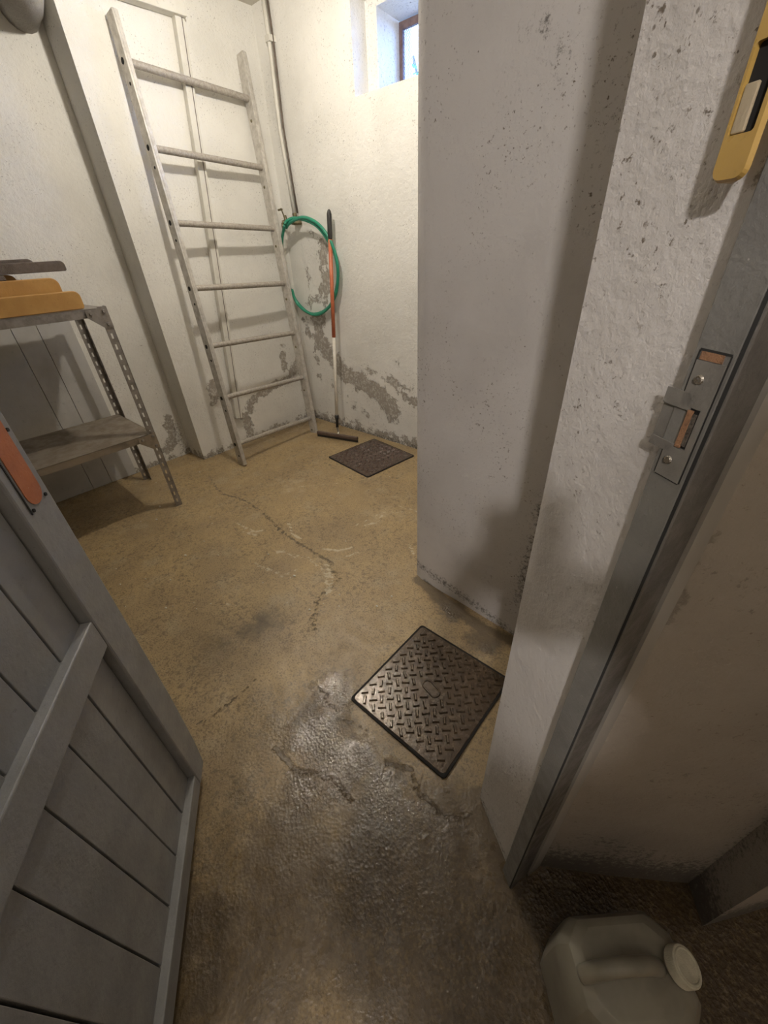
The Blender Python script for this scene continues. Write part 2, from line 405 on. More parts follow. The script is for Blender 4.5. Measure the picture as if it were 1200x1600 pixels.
wl_mo = [([(-1.4, .0), (1.1, .0)], .04, .55), ([(1.1, .0), (1.1, .25)], .05, .6), (YZ(-3.10, (160, 730), (180, 745)), .08, .5), ([(1.14, .0), (2.2, .0)], .03, .55)]
def backing_left(bm):
    prism(bm, [(-3.10, -2.4), (-3.10, 1.18), (-2.86, 1.18), (-2.86, 2.26), (-3.4, 2.26), (-3.4, -2.4)], ZB, ZC + .02)
wallface('wall_left', [((-3.10 + .004, 1.14, ZB), (0, -3.54, 0), (0, 0, ZC - ZB + .02)), ((-2.885, 1.14, ZB), (-.215, 0, 0), (0, 0, ZC - ZB + .02)), ((-2.885, 2.25, ZB), (0, -1.11, 0), (0, 0, ZC - ZB + .02))],
         [], M_wall, wl_st, wl_mo, 'white plastered wall with a projecting thick part behind the ladder', lambda c: (c.y, c.z) if (c.x > -2.9 or c.x < -3.06 or c.z < .25) else (50, c.z))
bm = bmesh.new(); backing_left(bm)
bmesh.ops.translate(bm, verts=bm.verts, vec=(-.05, 0, 0))
M_mass = MT('masonry', .9, 0, (.3, .28, .25)).m
core = obj('wall_left_core', bm, M_mass, None, kind='structure', label='masonry core hidden behind the white plastered wall', cat='wall')

# ---- back wall with the window niche
WX0, WZ0, WZ1 = -2.10, 1.975, 2.335
bw_st = [(XZ(2.23, (490, 520), (500, 590)), .06, .5), (XZ(2.23, (505, 380), (512, 430), (505, 500)), .035, .75), (XZ(2.23, (475, 500), (488, 530)), .04, .7), (XZ(2.23, (560, 570), (640, 610)), .05, .5), (XZ(2.23, (520, 600), (600, 680)), .07, .38), (XZ(2.23, (498, 500), (500, 530), (520, 560), (540, 585), (570, 600), (600, 620), (615, 645)), .085, .95), (XZ(2.23, (500, 395), (505, 440), (495, 470)), .05, .65), (XZ(2.23, (520, 560), (505, 545)), .08, .8), (XZ(2.23, (480, 430), (485, 460), (478, 520)), .06, .5),
         (XZ(2.23, (610, 590), (630, 620), (650, 630)), .05, .7), ([(-2.9, .03), (-.8, .03)], .07, .62), (XZ(2.23, (470, 345), (520, 400)), .04, .4), (XZ(2.23, (620, 600), (620, 560)), .03, .5)]
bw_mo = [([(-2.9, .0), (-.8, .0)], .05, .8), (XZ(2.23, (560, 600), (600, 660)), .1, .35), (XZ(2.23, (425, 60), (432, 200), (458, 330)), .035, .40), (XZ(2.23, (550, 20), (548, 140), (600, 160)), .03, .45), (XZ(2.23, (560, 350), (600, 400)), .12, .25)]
GX0, GX1 = -2.90, -.80
bm = bmesh.new()
def hole(p): return -2.10 < p.x < -1.00 and WZ0 < p.z < WZ1  # unseen right end of the opening widened to let in more daylight
nx, nz = 105, 126
xs = [GX0 + (GX1 - GX0) * i / nx for i in range(nx + 1)]; zs = [ZB + (ZC + .02 - ZB) * i / nz for i in range(nz + 1)]
def snap(L, v):
    k = min(range(len(L)), key=lambda i: abs(L[i] - v)); L[k] = v
snap(xs, -2.10); snap(xs, -1.00); snap(zs, WZ0); snap(zs, WZ1)
vv = [[bm.verts.new((x, 2.23 + (0 if (-2.16 < x < -.94 and WZ0 - .06 < z < WZ1 + .06) else .006 * noise.noise(Vector((x * 2.3, 3, z * 2.3)))), z)) for x in xs] for z in zs]
for j in range(nz):
    for i in range(nx):
        if hole(Vector(((xs[i] + xs[i + 1]) / 2, 0, (zs[j] + zs[j + 1]) / 2))): continue
        bm.faces.new((vv[j][i], vv[j][i + 1], vv[j + 1][i + 1], vv[j + 1][i]))
# niche: outer reveal, step, splayed inner reveal (plan lines, left and right), sill and soffit
def ring(y, x0, x1, z0, z1): return [bm.verts.new((x0, y, z0)), bm.verts.new((x1, y, z0)), bm.verts.new((x1, y, z1)), bm.verts.new((x0, y, z1))]
rings = [ring(2.23, -2.10, -1.00, WZ0, WZ1), ring(2.33, -2.09, -1.01, WZ0 + .008, WZ1 - .004), ring(2.336, -2.018, -1.075, WZ0 + .010, WZ1 - .035), ring(2.51, -2.01, -1.10, WZ0 + .045, WZ1 - .055), ring(2.62, -2.01, -1.10, WZ0 + .045, WZ1 - .055)]
for a, b in zip(rings, rings[1:]):
    for k in range(4): bm.faces.new((a[k], a[(k + 1) % 4], b[(k + 1) % 4], b[k]))
bmesh.ops.remove_doubles(bm, verts=bm.verts, dist=.0005)
wb = obj('wall_back', bm, M_wall, None, smooth=True, kind='structure', label='white rough back wall with grey peeled patches under the small window', cat='wall')
wb.data.set_sharp_from_angle(angle=math.radians(35))
paint_attr(wb, 'stain', lambda c: stroke_val(c.x, c.z, bw_st) if c.y < 2.25 else 0)
paint_attr(wb, 'mold_shade', lambda c: stroke_val(c.x, c.z, bw_mo) if c.y < 2.25 else .35)
bm = bmesh.new()
box(bm, (-3.4, 2.255, ZB), (-2.12, 2.62, ZC + .02)); box(bm, (-.98, 2.255, ZB), (-.5, 2.62, ZC + .02))
box(bm, (-2.12, 2.255, ZB), (-.98, 2.62, WZ0 - .02)); box(bm, (-2.12, 2.255, WZ1 + .02), (-.98, 2.62, ZC + .02))
obj('wall_back_core', bm, M_mass, None, kind='structure', label='masonry core hidden inside the back wall', cat='wall')

# ---- right mass: pier face, passage, near corner, reveal, hall wall
ua = Vector((.82, -.572)).normalized()
CN = Vector((-.155, .503)); RE = CN + ua * .165
pier_pts = [(-.856, 2.26), (-.856, 1.147), (-.842, 1.122), (-.81, 1.112), (-.17, 1.065), (CN.x, CN.y), (RE.x, RE.y)]
def vplane(pts2, z1=ZC + .02):
    q = []
    for a, b in zip(pts2, pts2[1:]):
        q.append(((a[0], a[1], ZB), (b[0] - a[0], b[1] - a[1], 0), (0, 0, z1 - ZB)))
    return q
def pier_uv(c): return ((c.x + 1.7 * c.y if c.y > .55 or c.x < -.2 else 10 + c.x), c.z)
def PF(*pts): # on pier face
    r = []
    for x, y in pts: p = ony(x, y, 1.09); r.append((p.x + 1.7 * 1.09, p.z))
    return r
pm_st = [([(-.9 + 1.85, .0), (.0 + 1.85, .0)], .03, .35)]
pm_mo = [(PF((845, 790), (830, 860), (810, 930)), .05, .75), (PF((655, 890), (720, 930), (800, 985)), .035, .7), (PF((850, 15), (856, 40)), .012, .9), (PF((855, 60), (880, 120)), .05, .38),
         (PF((960, 100), (900, 400)), .06, .32), (PF((820, 60), (840, 20)), .02, .5), ([(9.8, 0), (10.1, 0)], .05, .6), (PF((750, 300), (800, 600)), .15, .22)]
wr = wallface('wall_right', vplane(pier_pts), [], M_pier, pm_st, pm_mo, 'pale grey plastered pier and door reveal with black specks', pier_uv, amp=.004)
# the corner edge of the reveal stays crisp: core behind
bm = bmesh.new()
W0 = Vector((.026, .462)); WC = Vector((.315, .664)); WD = Vector((.60, 1.0))
prism(bm, [(-.80, 2.6), (-.80, 1.15), (-.12, 1.10), (-.12, .54), (.02, .43), (.045, .50), (.32, .70), (.6, 1.03), (.6, 2.6)], ZB, ZC + .02)
obj('wall_right_core', bm, M_mass, None, kind='structure', label='masonry core hidden inside the pier', cat='wall')
def hall_uv(c): return (c.x, c.z)
hw_mold_shade = [([(.05, .0), (.9, .0)], .16, 1.1), ([(.08, .95), (.3, 1.0)], .08, .35), ([(.15, .5), (.3, .45)], .12, .35), ([(.1, .2), (.2, .15)], .05, .6), ([(.315, .0), (.315, .5)], .02, .6)]  # marks on the wall; the base stroke paints in shade at its foot
wallface('wall_hall', vplane([tuple(W0), tuple(WC), (.352, .60), (.50, .78), (.98, 1.25), (1.55, 1.3)]), [], M_hall, [([(.03, .9), (.03, 1.1)], .02, .6)], hw_mold_shade, 'dirty brown-grey hall wall beyond the door frame', hall_uv, amp=.004)

# ---- walls out of view that close the rooms
bm = bmesh.new()
prism(bm, [(-.30, -2.4), (-.30, -.47), (-.10, -.43), (-.10, -2.4)], ZB, ZC + .02)
obj('wall_front', bm, M_plain, None, kind='structure', label='unseen plain plastered wall on the hinge side of the doorway', cat='wall')
bm = bmesh.new(); box(bm, (-3.4, -2.6, ZB), (1.7, -2.4, ZC + .02))
obj('wall_end', bm, M_hall, None, kind='structure', label='unseen plain plastered end wall behind the doorway', cat='wall')
bm = bmesh.new(); box(bm, (1.55, -2.4, ZB), (1.7, 3.0, ZC + .02))
obj('wall_side', bm, M_hall, None, kind='structure', label='unseen dark plastered far side wall of the hall', cat='wall')
bm = bmesh.new(); box(bm, (-3.4, -2.6, ZC), (1.7, 2.63, ZC + .15))
obj('ceiling', bm, M_plain, None, kind='structure', label='low cream plastered ceiling', cat='ceiling')

# ================================================================== WINDOW
wr_ = empty('window_1', (-1.66, 2.54, WZ0 + .06), 'small deep-set cellar window with brown frame and wire mesh', 'window', kind='structure')
O = Vector((-1.66, 2.54, WZ0 + .06))
M_frame = paint('brown_window_frame', (.13, .085, .08), (.08, .05, .05), .7, 30)
fx0, fx1, fz0, fz1 = -2.006, -1.105, WZ0 + .048, WZ1 - .060
for nm, lo, hi in (('frame_jamb', (fx0, 2.50, fz0), (fx0 + .024, 2.52, fz1)), ('frame_jamb', (fx1 - .024, 2.50, fz0), (fx1, 2.52, fz1)), ('frame_rail', (fx0 + .024, 2.50, fz0), (fx1 - .024, 2.52, fz0 + .022)), ('frame_rail', (fx0 + .024, 2.50, fz1 - .03), (fx1 - .024, 2.52, fz1))):
    bm = bmesh.new(); box(bm, lo, hi); obj(nm, bm, M_frame, wr_, off=O, bevel=.002)
bm = bmesh.new()
k = fx0 + .04
def wire(a, b, r=.0011):
    cyl(bm, a, b, r, n=4, caps=False)
H_ = fz1 - .03 - fz0 - .022; z0 = fz0 + .022
x = fx0 - .2
while x < fx1 + .1:
    a = Vector((x, 2.508, z0)); b = Vector((x + H_ * .6, 2.508, z0 + H_))
    def clip(a, b):
        lo, hi = fx0 + .022, fx1 - .022
        p, q = a.copy(), b.copy()
        if max(p.x, q.x) < lo or min(p.x, q.x) > hi: return None
        for e, o_ in ((p, q), (q, p)):
            for L_ in (lo, hi):
                if (L_ == lo and e.x < lo) or (L_ == hi and e.x > hi):
                    t = (L_ - o_.x) / (e.x - o_.x); e.z = o_.z + (e.z - o_.z) * t; e.x = L_
        return p, q
    for A, B in ((a, b), (Vector((x + H_ * .6, 2.512, z0)), Vector((x, 2.512, z0 + H_)))):
        c = clip(A, B)
        if c: wire(*c)
    x += .011
obj('wire_mesh', bm, M_frame, wr_, off=O, kind='stuff')

# foliage outside
M_leaf = paint('leaf_green', (.05, .22, .07), (.03, .14, .05), .5, 8)
bush = empty('shrub', (-2.2, 3.9, 1.6), 'green leafy shrub outside the small window', 'shrub')
bm = bmesh.new()
random.seed(3)
for i in range(900):
    p = Vector((random.gauss(-2.35, .5), random.uniform(3.6, 4.3), random.uniform(1.6, 2.9) - .25 * abs(random.gauss(0, .6))))
    d = Vector((random.uniform(-1, 1), random.uniform(-1, 1), random.uniform(-.6, 1))).normalized() * .06; s = d.orthogonal().normalized() * .02
    vs = [bm.verts.new(p), bm.verts.new(p + d * .5 + s), bm.verts.new(p + d), bm.verts.new(p + d * .5 - s + Vector((0, 0, .006)))]
    bm.faces.new(vs)
obj('foliage', bm, M_leaf, bush, off=bush.location, kind='stuff')
for i in range(5):
    bm = bmesh.new(); x = -2.9 + .3 * i
    tube(bm, smoothpath([(x, 3.95, 1.4), (x + .05, 4.0, 2.0), (x - .08, 3.9, 2.6)], 5), .012, 6)
    obj('stem', bm, M_greywood, bush, off=bush.location)
bm = bmesh.new(); box(bm, (-5, 2.63, 1.2), (2, 6, 1.42))
obj('ground', bm, M_floor, None, kind='structure', label='soil outside below the small window', cat='ground')

# ================================================================== DOOR LEAF
Q = Vector((-.812, .030, 0)); DU = Vector((.822, -.569, 0)).normalized(); DN = Vector((-DU.y, DU.x, 0))
MD = Matrix((DU, DN, Vector((0, 0, 1)))).transposed().to_4x4(); MD.translation = Q
door = empty('door_1', MD, 'grey-painted wooden boarded door standing open into the room', 'door', kind='structure')
DZ0, DZ1 = .035, 1.98
u0, u1 = -.050, .745
# stile on the free edge, with worn lower corner
bm = bmesh.new()
slab(bm, [(-.020, 0, DZ0), (.042, 0, DZ0), (.036, 0, DZ1), (-.050, 0, DZ1), (-.052, 0, .9), (-.048, 0, .35), (-.036, 0, .13), (-.024, 0, .05)], (0, -.042, 0))
obj('stile', bm, M_door, door, bevel=.004)
bm = bmesh.new(); box(bm, (u1 - .08, -.042, DZ0), (u1, 0, DZ1)); obj('stile', bm, M_door, door, bevel=.003)
for a, b in ((DZ0, .090), (.655, .728), (1.32, 1.40), (DZ1 - .09, DZ1)):
    bm = bmesh.new(); box(bm, (.0405, -.040, a), (u1 - .08, -.001, b)); obj('rail', bm, M_door, door, bevel=.003)
# boards between the rails: each its own piece, V gaps between
edges = [.041, .130, .221, .313, .405, .497, .589, .664]
for z0, z1 in ((.090, .655), (.728, 1.32), (1.40, DZ1 - .09)):
    for a, b in zip(edges, edges[1:]):
        bm = bmesh.new(); box(bm, (a + .0022 + (.002 if a < .05 else 0), -.034, z0 - .002), (b - .0022, -.020 + random.uniform(-.0006, .0006), z1 + .002))
        obj('board', bm, M_door, door, bevel=.0012)
    bm = bmesh.new(); box(bm, (.041, -.040, z0), (.664, -.0335, z1)); obj('groove_shade_panel', bm, M_groove, door)
# primer patch left by the old lock, screw holes and slot
def rounded_strip(u0, u1, z0, z1, y, n=10):
    r = (u1 - u0) / 2; c = (u0 + u1) / 2
    return [(c + r * math.cos(math.pi + math.pi * k / n), y, z0 + r + r * math.sin(math.pi + math.pi * k / n)) for k in range(n + 1)] + [(u1, y, z1), (u0, y, z1)]
bm = bmesh.new(); slab(bm, rounded_strip(-.034, .012, .966, 1.24, .0004), (0, .0012, 0)); obj('primer_patch', bm, M_orange, door, label='orange primer patch with rounded end')
for u, z in ((-.036, .968), (.012, .964), (-.038, 1.085)):
    bm = bmesh.new(); cyl(bm, (u, 0, z), (u, .0022, z), .0032, n=10); obj('screw_hole', bm, M_dark, door)
bm = bmesh.new(); box(bm, (.0175, .0002, .960), (.0205, .0012, 1.24)); obj('slot', bm, M_dark, door)

# ================================================================== DOOR FRAME + STRIKE
FR = empty('trim_1', (0, .42, 0), 'grey-painted door frame post with metal strike plate', 'door frame', kind='structure')
Of = Vector((0, .42, 0))
J1 = Vector((-.034, .4007)); J2 = Vector((-.0046, .3805)); J3 = Vector((.0238, .457))
nrm = Vector((-ua.y * -1, 0))
na = Vector((-.572, -.82)).normalized()      # reveal normal towards the doorway
back1 = J1 - na * .022; back2 = J2 - na * .05
bm = bmesh.new(); prism(bm, [J1, J2 - Vector((.0012, 0)), (J3 + Vector((-.012, .0))), back1 + Vector((.02, .03)), back1], -.01, ZC); obj('rebate_post', bm, M_jamb, FR, off=Of, bevel=.0015)
bm = bmesh.new(); prism(bm, [J2 + Vector((.001, -.001)), J2 + Vector((.0035, .0)), J3, J3 + Vector((-.01, .006)), J2 + Vector((.0, .012))], -.01, ZC)
M_jamb_shaded = paint('shaded_grey_jamb_paint', (.12, .112, .10), (.085, .078, .07), .5, 12, .0012)  # shade of the stop face, turned from the room, put into the colour
obj('stop_post', bm, M_jamb_shaded, FR, off=Of, bevel=.0012)
bm = bmesh.new(); prism(bm, [J2 + Vector((-.0014, .0002)), J2 + Vector((.0012, -.0006)), J2 + Vector((.002, .004)), J2 + Vector((-.001, .004))], -.01, ZC); obj('joint_gap', bm, M_groove, FR, off=Of)
# strike plate on the rebate post; local frame: e = along face, z up, na = out
MS = Matrix((Vector((ua.x, ua.y, 0)), Vector((0, 0, 1)), Vector((na.x, na.y, 0)))).transposed().to_4x4()
def fpt(e, z, h=0): return Vector((J1.x + ua.x * e + na.x * h, J1.y + ua.y * e + na.y * h, z))
FW = (J2 - J1).length
def fbox(bm, e0, e1, z0, z1, h0, h1):
    a = [fpt(e0, z0, h0), fpt(e1, z0, h0), fpt(e1, z1, h0), fpt(e0, z1, h0)]
    slab(bm, a, Vector((na.x, na.y, 0)) * (h1 - h0))
# heights found on this face
def fz(x, y):
    d = ray(x, y); n3 = Vector((na.x, na.y, 0)); q = Vector((J1.x, J1.y, 0)); t = ((q - CAM).dot(n3)) / d.dot(n3); p = CAM + d * t
    return ((p.xy - J1).dot(ua), p.z)
zt = fz(1105, 548)[1]; zb = fz(1035, 742)[1]
e0, e1 = .006, FW - .006
zs1 = zt - (zt - zb) * .40; zs2 = zt - (zt - zb) * .73
strike = FR
h0_, h1_ = .0002, .0016
M_strike = paint('grey_painted_steel_plate', (.22, .21, .19), (.17, .16, .145), .4, 20, .0006)
bm = bmesh.new(); fbox(bm, e0, e1, zs1, zt - .007, h0_, h1_); fbox(bm, e0, e1, zb, zs2, h0_, h1_); fbox(bm, e1 - .005, e1, zs2, zs1, h0_, h1_)
fbox(bm, -.010, e0 + .010, zs1 - .003, zs1 + .010, h0_, h1_); fbox(bm, -.010, e0 + .008, zs2 - .006, zs2 + .002, h0_, h1_)
fbox(bm, -.011, .009, zs2, zs1, -.003, -.0012)
pl = obj('strike_plate', bm, M_strike, FR, off=Of)
bm = bmesh.new(); fbox(bm, e0 + .001, e1 - .004, zt - .0065, zt - .0005, .0002, .0008); obj('bare_wood_strip', bm, M_rawwood, FR, off=Of, label='bare reddish wood strip')
bm = bmesh.new(); fbox(bm, e0 - .001, e1 + .001, zt - .0005, zt + .0012, .0001, .0007); fbox(bm, e0 - .0016, e0 - .0004, zs1 + .01, zt, .0001, .0007); fbox(bm, e1 + .0003, e1 + .0014, zb, zt, .0001, .0007); fbox(bm, e0 - .0016, e0 - .0004, zb, zs2 - .006, .0001, .0007); fbox(bm, e0, e1, zb - .0012, zb, .0001, .0007)
obj('plate_recess', bm, M_groove, FR, off=Of)
bm = bmesh.new(); fbox(bm, e0 + .009, e1 - .005, zs2 + .001, zs1 - .001, .0002, .0006); obj('latch_hole', bm, M_dark, FR, off=Of)
bm = bmesh.new(); fbox(bm, e0 + .009, e0 + .0135, zs2 + .001, zs1 - .002, .0004, .0022); obj('bare_wood_edge', bm, M_rawwood, FR, off=Of, label='bare reddish wood edge in the latch hole')
bm = bmesh.new(); fbox(bm, e0 + .0135, e1 - .0065, zs2 + .003, zs1 - .004, .0004, .0012); obj('latch_pocket', bm, metal_like('pocket_scrapes', (.2, .18, .15), (.07, .06, .05), .5, .3, 300), FR, off=Of)
for px in ((1095, 593), (1046, 718)):
    e, z = fz(*px)
    bm = bmesh.new(); cyl(bm, fpt(e, z, .001), fpt(e, z, .0032), .0042, .0030, 16)
    s = obj('screw', bm, M_steel, FR, off=Of, smooth=False)
    bm = bmesh.new()
    for a in (0.5, 2.07):
        dx, dz = math.cos(a) * .0022, math.sin(a) * .0022; wx, wz = -dz * .18, dx * .18
        slab(bm, [fpt(e - dx - wx, z - dz - wz, .0031), fpt(e + dx - wx, z + dz - wz, .0031), fpt(e + dx + wx, z + dz + wz, .0031), fpt(e - dx + wx, z - dz + wz, .0031)], Vector((na.x, na.y, 0)) * .0003)
    obj('cross_recess', bm, M_dark, s)

# ================================================================== SWITCH
# plate stands on the reveal, overlapping the frame; outline in reveal coordinates (u from CN, z)
def rev(x, y, h=0.0):
    d = ray(x, y); n3 = Vector((na.x, na.y, 0)); q = Vector((CN.x, CN.y, 0)) + n3 * h; t = ((q - CAM).dot(n3)) / d.dot(n3); return CAM + d * t
HS = .020
A_ = rev(1113, 262, HS); B_ = rev(1163, 272, HS)
ul = ((A_.xy - CN).dot(ua)); ur = ((B_.xy - CN).dot(ua)); zbt = rev(1138, 284, HS).z
print('switch', ul, ur, zbt)
So = Vector((CN.x + ua.x * ul, CN.y + ua.y * ul, zbt))
sw = empty('wall_switch', So, 'yellowed plastic wall switch with open dark slot at the top of the door frame', 'switch')
WS = ur - ul; HT = .19
def sp(u, z, h): return Vector((CN.x + ua.x * (ul + u) + na.x * h, CN.y + ua.y * (ul + u) + na.y * h, zbt + z))
def rrect(w_, h_, r, n=5, u_=0, z_=0):
    out = []
    for cx, cz, a0 in ((w_ - r, r, -90), (w_ - r, h_ - r, 0), (r, h_ - r, 90), (r, r, 180)):
        for k in range(n + 1):
            a = math.radians(a0 + 90 * k / n); out.append((u_ + cx + r * math.cos(a), z_ + cz + r * math.sin(a)))
    return out
o1 = rrect(WS, HT, .007)
za = rev(1155, 209, HS).z - zbt; zb_ = rev(1190, 62, HS).z - zbt; zc_ = rev(1170, 131, HS).z - zbt
sa = (rev(1137, 209, HS).xy - CN).dot(ua) - ul; sb = (rev(1175, 208, HS).xy - CN).dot(ua) - ul
i1 = rrect(sb - sa, zb_ - za, .002, 5, sa, za)
bm = bmesh.new()
lay = []
for pts, h in ((rrect(WS - .018, HT, .004), .003), (o1, HS - .003), (rrect(WS - .003, HT - .003, .006, 5, .0015, .0015), HS)):
    lay.append([bm.verts.new(sp(u, z, h)) for u, z in pts])
inn = [bm.verts.new(sp(u, z, HS)) for u, z in i1]; inn2 = [bm.verts.new(sp(u, z, HS - .0035)) for u, z in i1]
seq = lay + [inn, inn2]; n = len(o1)
for a, b in zip(seq, seq[1:]):
    for k in range(n): bm.faces.new((a[k], a[(k + 1) % n], b[(k + 1) % n], b[k]))
bm.faces.new(lay[0][::-1])
obj('housing', bm, M_switch, sw, off=So)
bm = bmesh.new(); a = [sp(u, z, HS - .0045) for u, z in rrect(sb - sa + .002, zb_ - za + .002, .002, 3, sa - .001, za - .001)]; slab(bm, a, Vector((na.x, na.y, 0)) * .0012); obj('slot_bottom', bm, M_dark, sw, off=So)
bm = bmesh.new(); slab(bm, [sp(u, z, HS - .0030) for u, z in rrect((sb - sa) * .52, zc_ - za, .001, 2, sa + .0006, za + .0006)], Vector((na.x, na.y, 0)) * .0022); obj('rocker', bm, M_rocker, sw, off=So, bevel=.0008, label='cream plastic slider')
bm = bmesh.new(); slab(bm, [sp(u, z, -.001) for u, z in rrect(WS - .022, HT - .006, .003, 4, .003, .003)], Vector((na.x, na.y, 0)) * .0075); obj('base_plate', bm, M_switch, sw, off=So)

# ================================================================== MANHOLE COVERS
def cover(name, corners, label, mat, zt, seed, oval=True):
    c = [Vector(p) for p in corners]; ctr = sum(c, Vector()) / 4
    ux = ((c[2] - c[1]) + (c[3] - c[0])).normalized(); ux = Vector((ux.x, ux.y, 0)); uy = Vector((-ux.y, ux.x, 0))
    sx = ((c[2] - c[1]).length + (c[3] - c[0]).length) / 2; sy = ((c[1] - c[0]).length + (c[2] - c[3]).length) / 2
    Mx = Matrix((ux, uy, Vector((0, 0, 1)))).transposed().to_4x4(); Mx.translation = Vector((ctr.x, ctr.y, 0))
    root = empty(name, Mx, label, 'manhole cover', None)
    g = .007
    bm = bmesh.new(); n = 24
    out = rrect(sx, sy, .012, 4, -sx / 2, -sy / 2); inn = rrect(sx - 2 * g, sy - 2 * g, .014, 4, -sx / 2 + g, -sy / 2 + g)
    slab(bm, [(a, b, zt - .011) for a, b in out], (0, 0, .0095)); obj('frame_gap', bm, M_dark, root)
    bm = bmesh.new(); slab(bm, [(a, b, zt - .0105) for a, b in inn], (0, 0, .0105)); obj('plate', bm, mat, root, bevel=.002)
    # raised tread bars, alternating directions on a lattice turned 45 degrees to the sides
    bm = bmesh.new(); rnd = random.Random(seed); p = .0290 if oval else .032
    R = Matrix.Rotation(math.radians(43), 4, 'Z')
    K = 12
    for i in range(-K, K + 1):
        for j in range(-K, K + 1):
            q = R @ Vector((i * p, j * p, 0))
            if abs(q.x) > sx / 2 - .022 or abs(q.y) > sy / 2 - .022: continue
            if oval and abs(q.x + .0) < .052 and abs(q.y + .0) < .034: continue
            ang = math.radians(43) + (math.pi / 2 if (i + j) % 2 else 0) + rnd.uniform(-.12, .12)
            l, wd, hh = .0138 * rnd.uniform(.85, 1.1), .0054, .0062
            T = Matrix.Translation(q) @ Matrix.Rotation(ang, 4, 'Z')
            lo = [T @ Vector(v) for v in ((-l, -wd, zt - .0005), (l, -wd, zt - .0005), (l, wd, zt - .0005), (-l, wd, zt - .0005))]
            hi = [T @ Vector(v) for v in ((-l * .82, -wd * .45, zt + hh), (l * .82, -wd * .45, zt + hh), (l * .82, wd * .45, zt + hh), (-l * .82, wd * .45, zt + hh))]
            A = [bm.verts.new(v) for v in lo]; B = [bm.verts.new(v) for v in hi]
            bm.faces.new(B)
            for k in range(4): bm.faces.new((A[k], A[(k + 1) % 4], B[(k + 1) % 4], B[k]))
    obj('tread_relief', bm, mat, root, kind='stuff')
    if oval:
        T = Matrix.Rotation(math.radians(-14), 4, 'Z')
        bm = bmesh.new(); tube(bm, [T @ Vector((a, b, zt + .001)) for a, b in rrect(.070, .034, .0165, 6, -.035, -.017)], .0032, 8, closed=True); obj('lifting_slot_rim', bm, mat, root, smooth=True)
        bm = bmesh.new(); slab(bm, [T @ Vector((a, b, zt - .0002)) for a, b in rrect(.062, .026, .0125, 6, -.031, -.013)], (0, 0, .0008)); obj('lifting_slot', bm, M_dark if False else M_cover, root)
    return root
cover('manhole_cover', [onz(*q, .004) for q in ((546, 1088), (660, 978), (795, 1058), (697, 1223))], 'large wet tread-patterned iron manhole cover beside the near wall corner', M_cover, .005, 1)
cover('manhole_cover', [onz(*q, .004) for q in ((514, 715), (583, 684), (645, 711), (577, 746))], 'rusty brown manhole cover in the far corner below the window', M_cover2, .005, 2, oval=False)

# ================================================================== LADDER
fl_, fr_ = Vector((-2.559, 1.29, 0)), Vector((-2.589, 1.981, 0)); dl = Vector((-.0392, .0132, .325)); a0 = .477
yl = (fr_ - fl_).normalized(); zl = dl.normalized(); xl = yl.cross(zl).normalized(); yl = zl.cross(xl).normalized()
ML = Matrix((xl, yl, zl)).transposed().to_4x4(); ML.translation = fl_
lad = empty('ladder', ML, 'aluminium straight ladder with seven rungs leaning in the corner', 'ladder')
WL = (fr_ - fl_).length; sp_ = dl.length
Ltop = sp_ * 7.0; Rtop = sp_ * 6.98
for y, top, s in ((-.019, 2.29, 1), (WL + .008, 2.32, -1)):
    bm = bmesh.new()
    # box rail with a lengthwise lip
    box(bm, (-.034, y - .0145, 0), (.034, y + .0145, top)); obj('rail', bm, M_alu, lad, bevel=.0025)
    bm = bmesh.new(); box(bm, (.0335, y - .004, 0.001), (.036, y + .004, top - .001)); obj('rail_rib', bm, M_alu, lad)
    for i in range(7):
        z = (a0 + i) * sp_
        yy = y - s * .0148
        bm = bmesh.new(); cyl(bm, (-.004, yy - s * .001, z), (-.004, yy + s * .002, z), .013, n=14); obj('rung_end', bm, M_dark, lad)
        bm = bmesh.new(); cyl(bm, (.006, yy - s * .0015, z - .085), (.006, yy + s * .002, z - .085), .007, n=10); obj('bolt_hole', bm, M_dark, lad)
    for i in range(7):
        z = (a0 + i) * sp_ - .10
        if s < 0:
            bm = bmesh.new(); cyl(bm, (-.006, y - .0140, z), (-.006, y - .0185, z), .009, .006, n=10); obj('bolt', bm, M_brass, lad)
    bm = bmesh.new(); slab(bm, [(-.030, y - .009, top), (.030, y - .009, top), (.030, y + .009, top), (-.030, y + .009, top)], (0, 0, .0015)); obj('end_opening', bm, M_dark, lad)
for i in range(7):
    z = (a0 + i) * sp_
    bm = bmesh.new(); cyl(bm, (0, -.006, z), (0, WL - .004, z), .0165, n=14); obj('rung', bm, M_rung, lad, smooth=True).data.set_sharp_from_angle(angle=.8)

# ================================================================== CABLE DUCT on the left wall
X = -2.878
dt = empty('cable_duct', onx(370, 650, X), 'white twin cable duct running down the wall behind the ladder', 'cable duct'); Od = dt.location.copy()
top = onx(277, 30, X); bot = onx(371, 652, X); tl = onx(175, -8, X)
bm = bmesh.new()
def strip(bm, a, b, w0, w1, t):
    a, b = Vector(a), Vector(b); d = (b - a).normalized(); s = Vector((0, d.z, -d.y))
    slab(bm, [a + s * w0, b + s * w0, b + s * w1, a + s * w1], (t, 0, 0))
strip(bm, bot, top, -.030, .022, .036); obj('vertical_duct', bm, M_pvc, dt, off=Od, bevel=.002)
bm = bmesh.new(); strip(bm, bot + Vector((.036, 0, .0)), top + Vector((.036, 0, 0)), .004, .008, .0012); obj('duct_seam', bm, M_greywood, dt, off=Od)
bm = bmesh.new(); strip(bm, Vector((X, tl.y - .3, top.z + .035)), Vector((X, top.y + .026, top.z + .035)), -.035, .035, .060); obj('horizontal_duct', bm, M_pvc, dt, off=Od, bevel=.003)

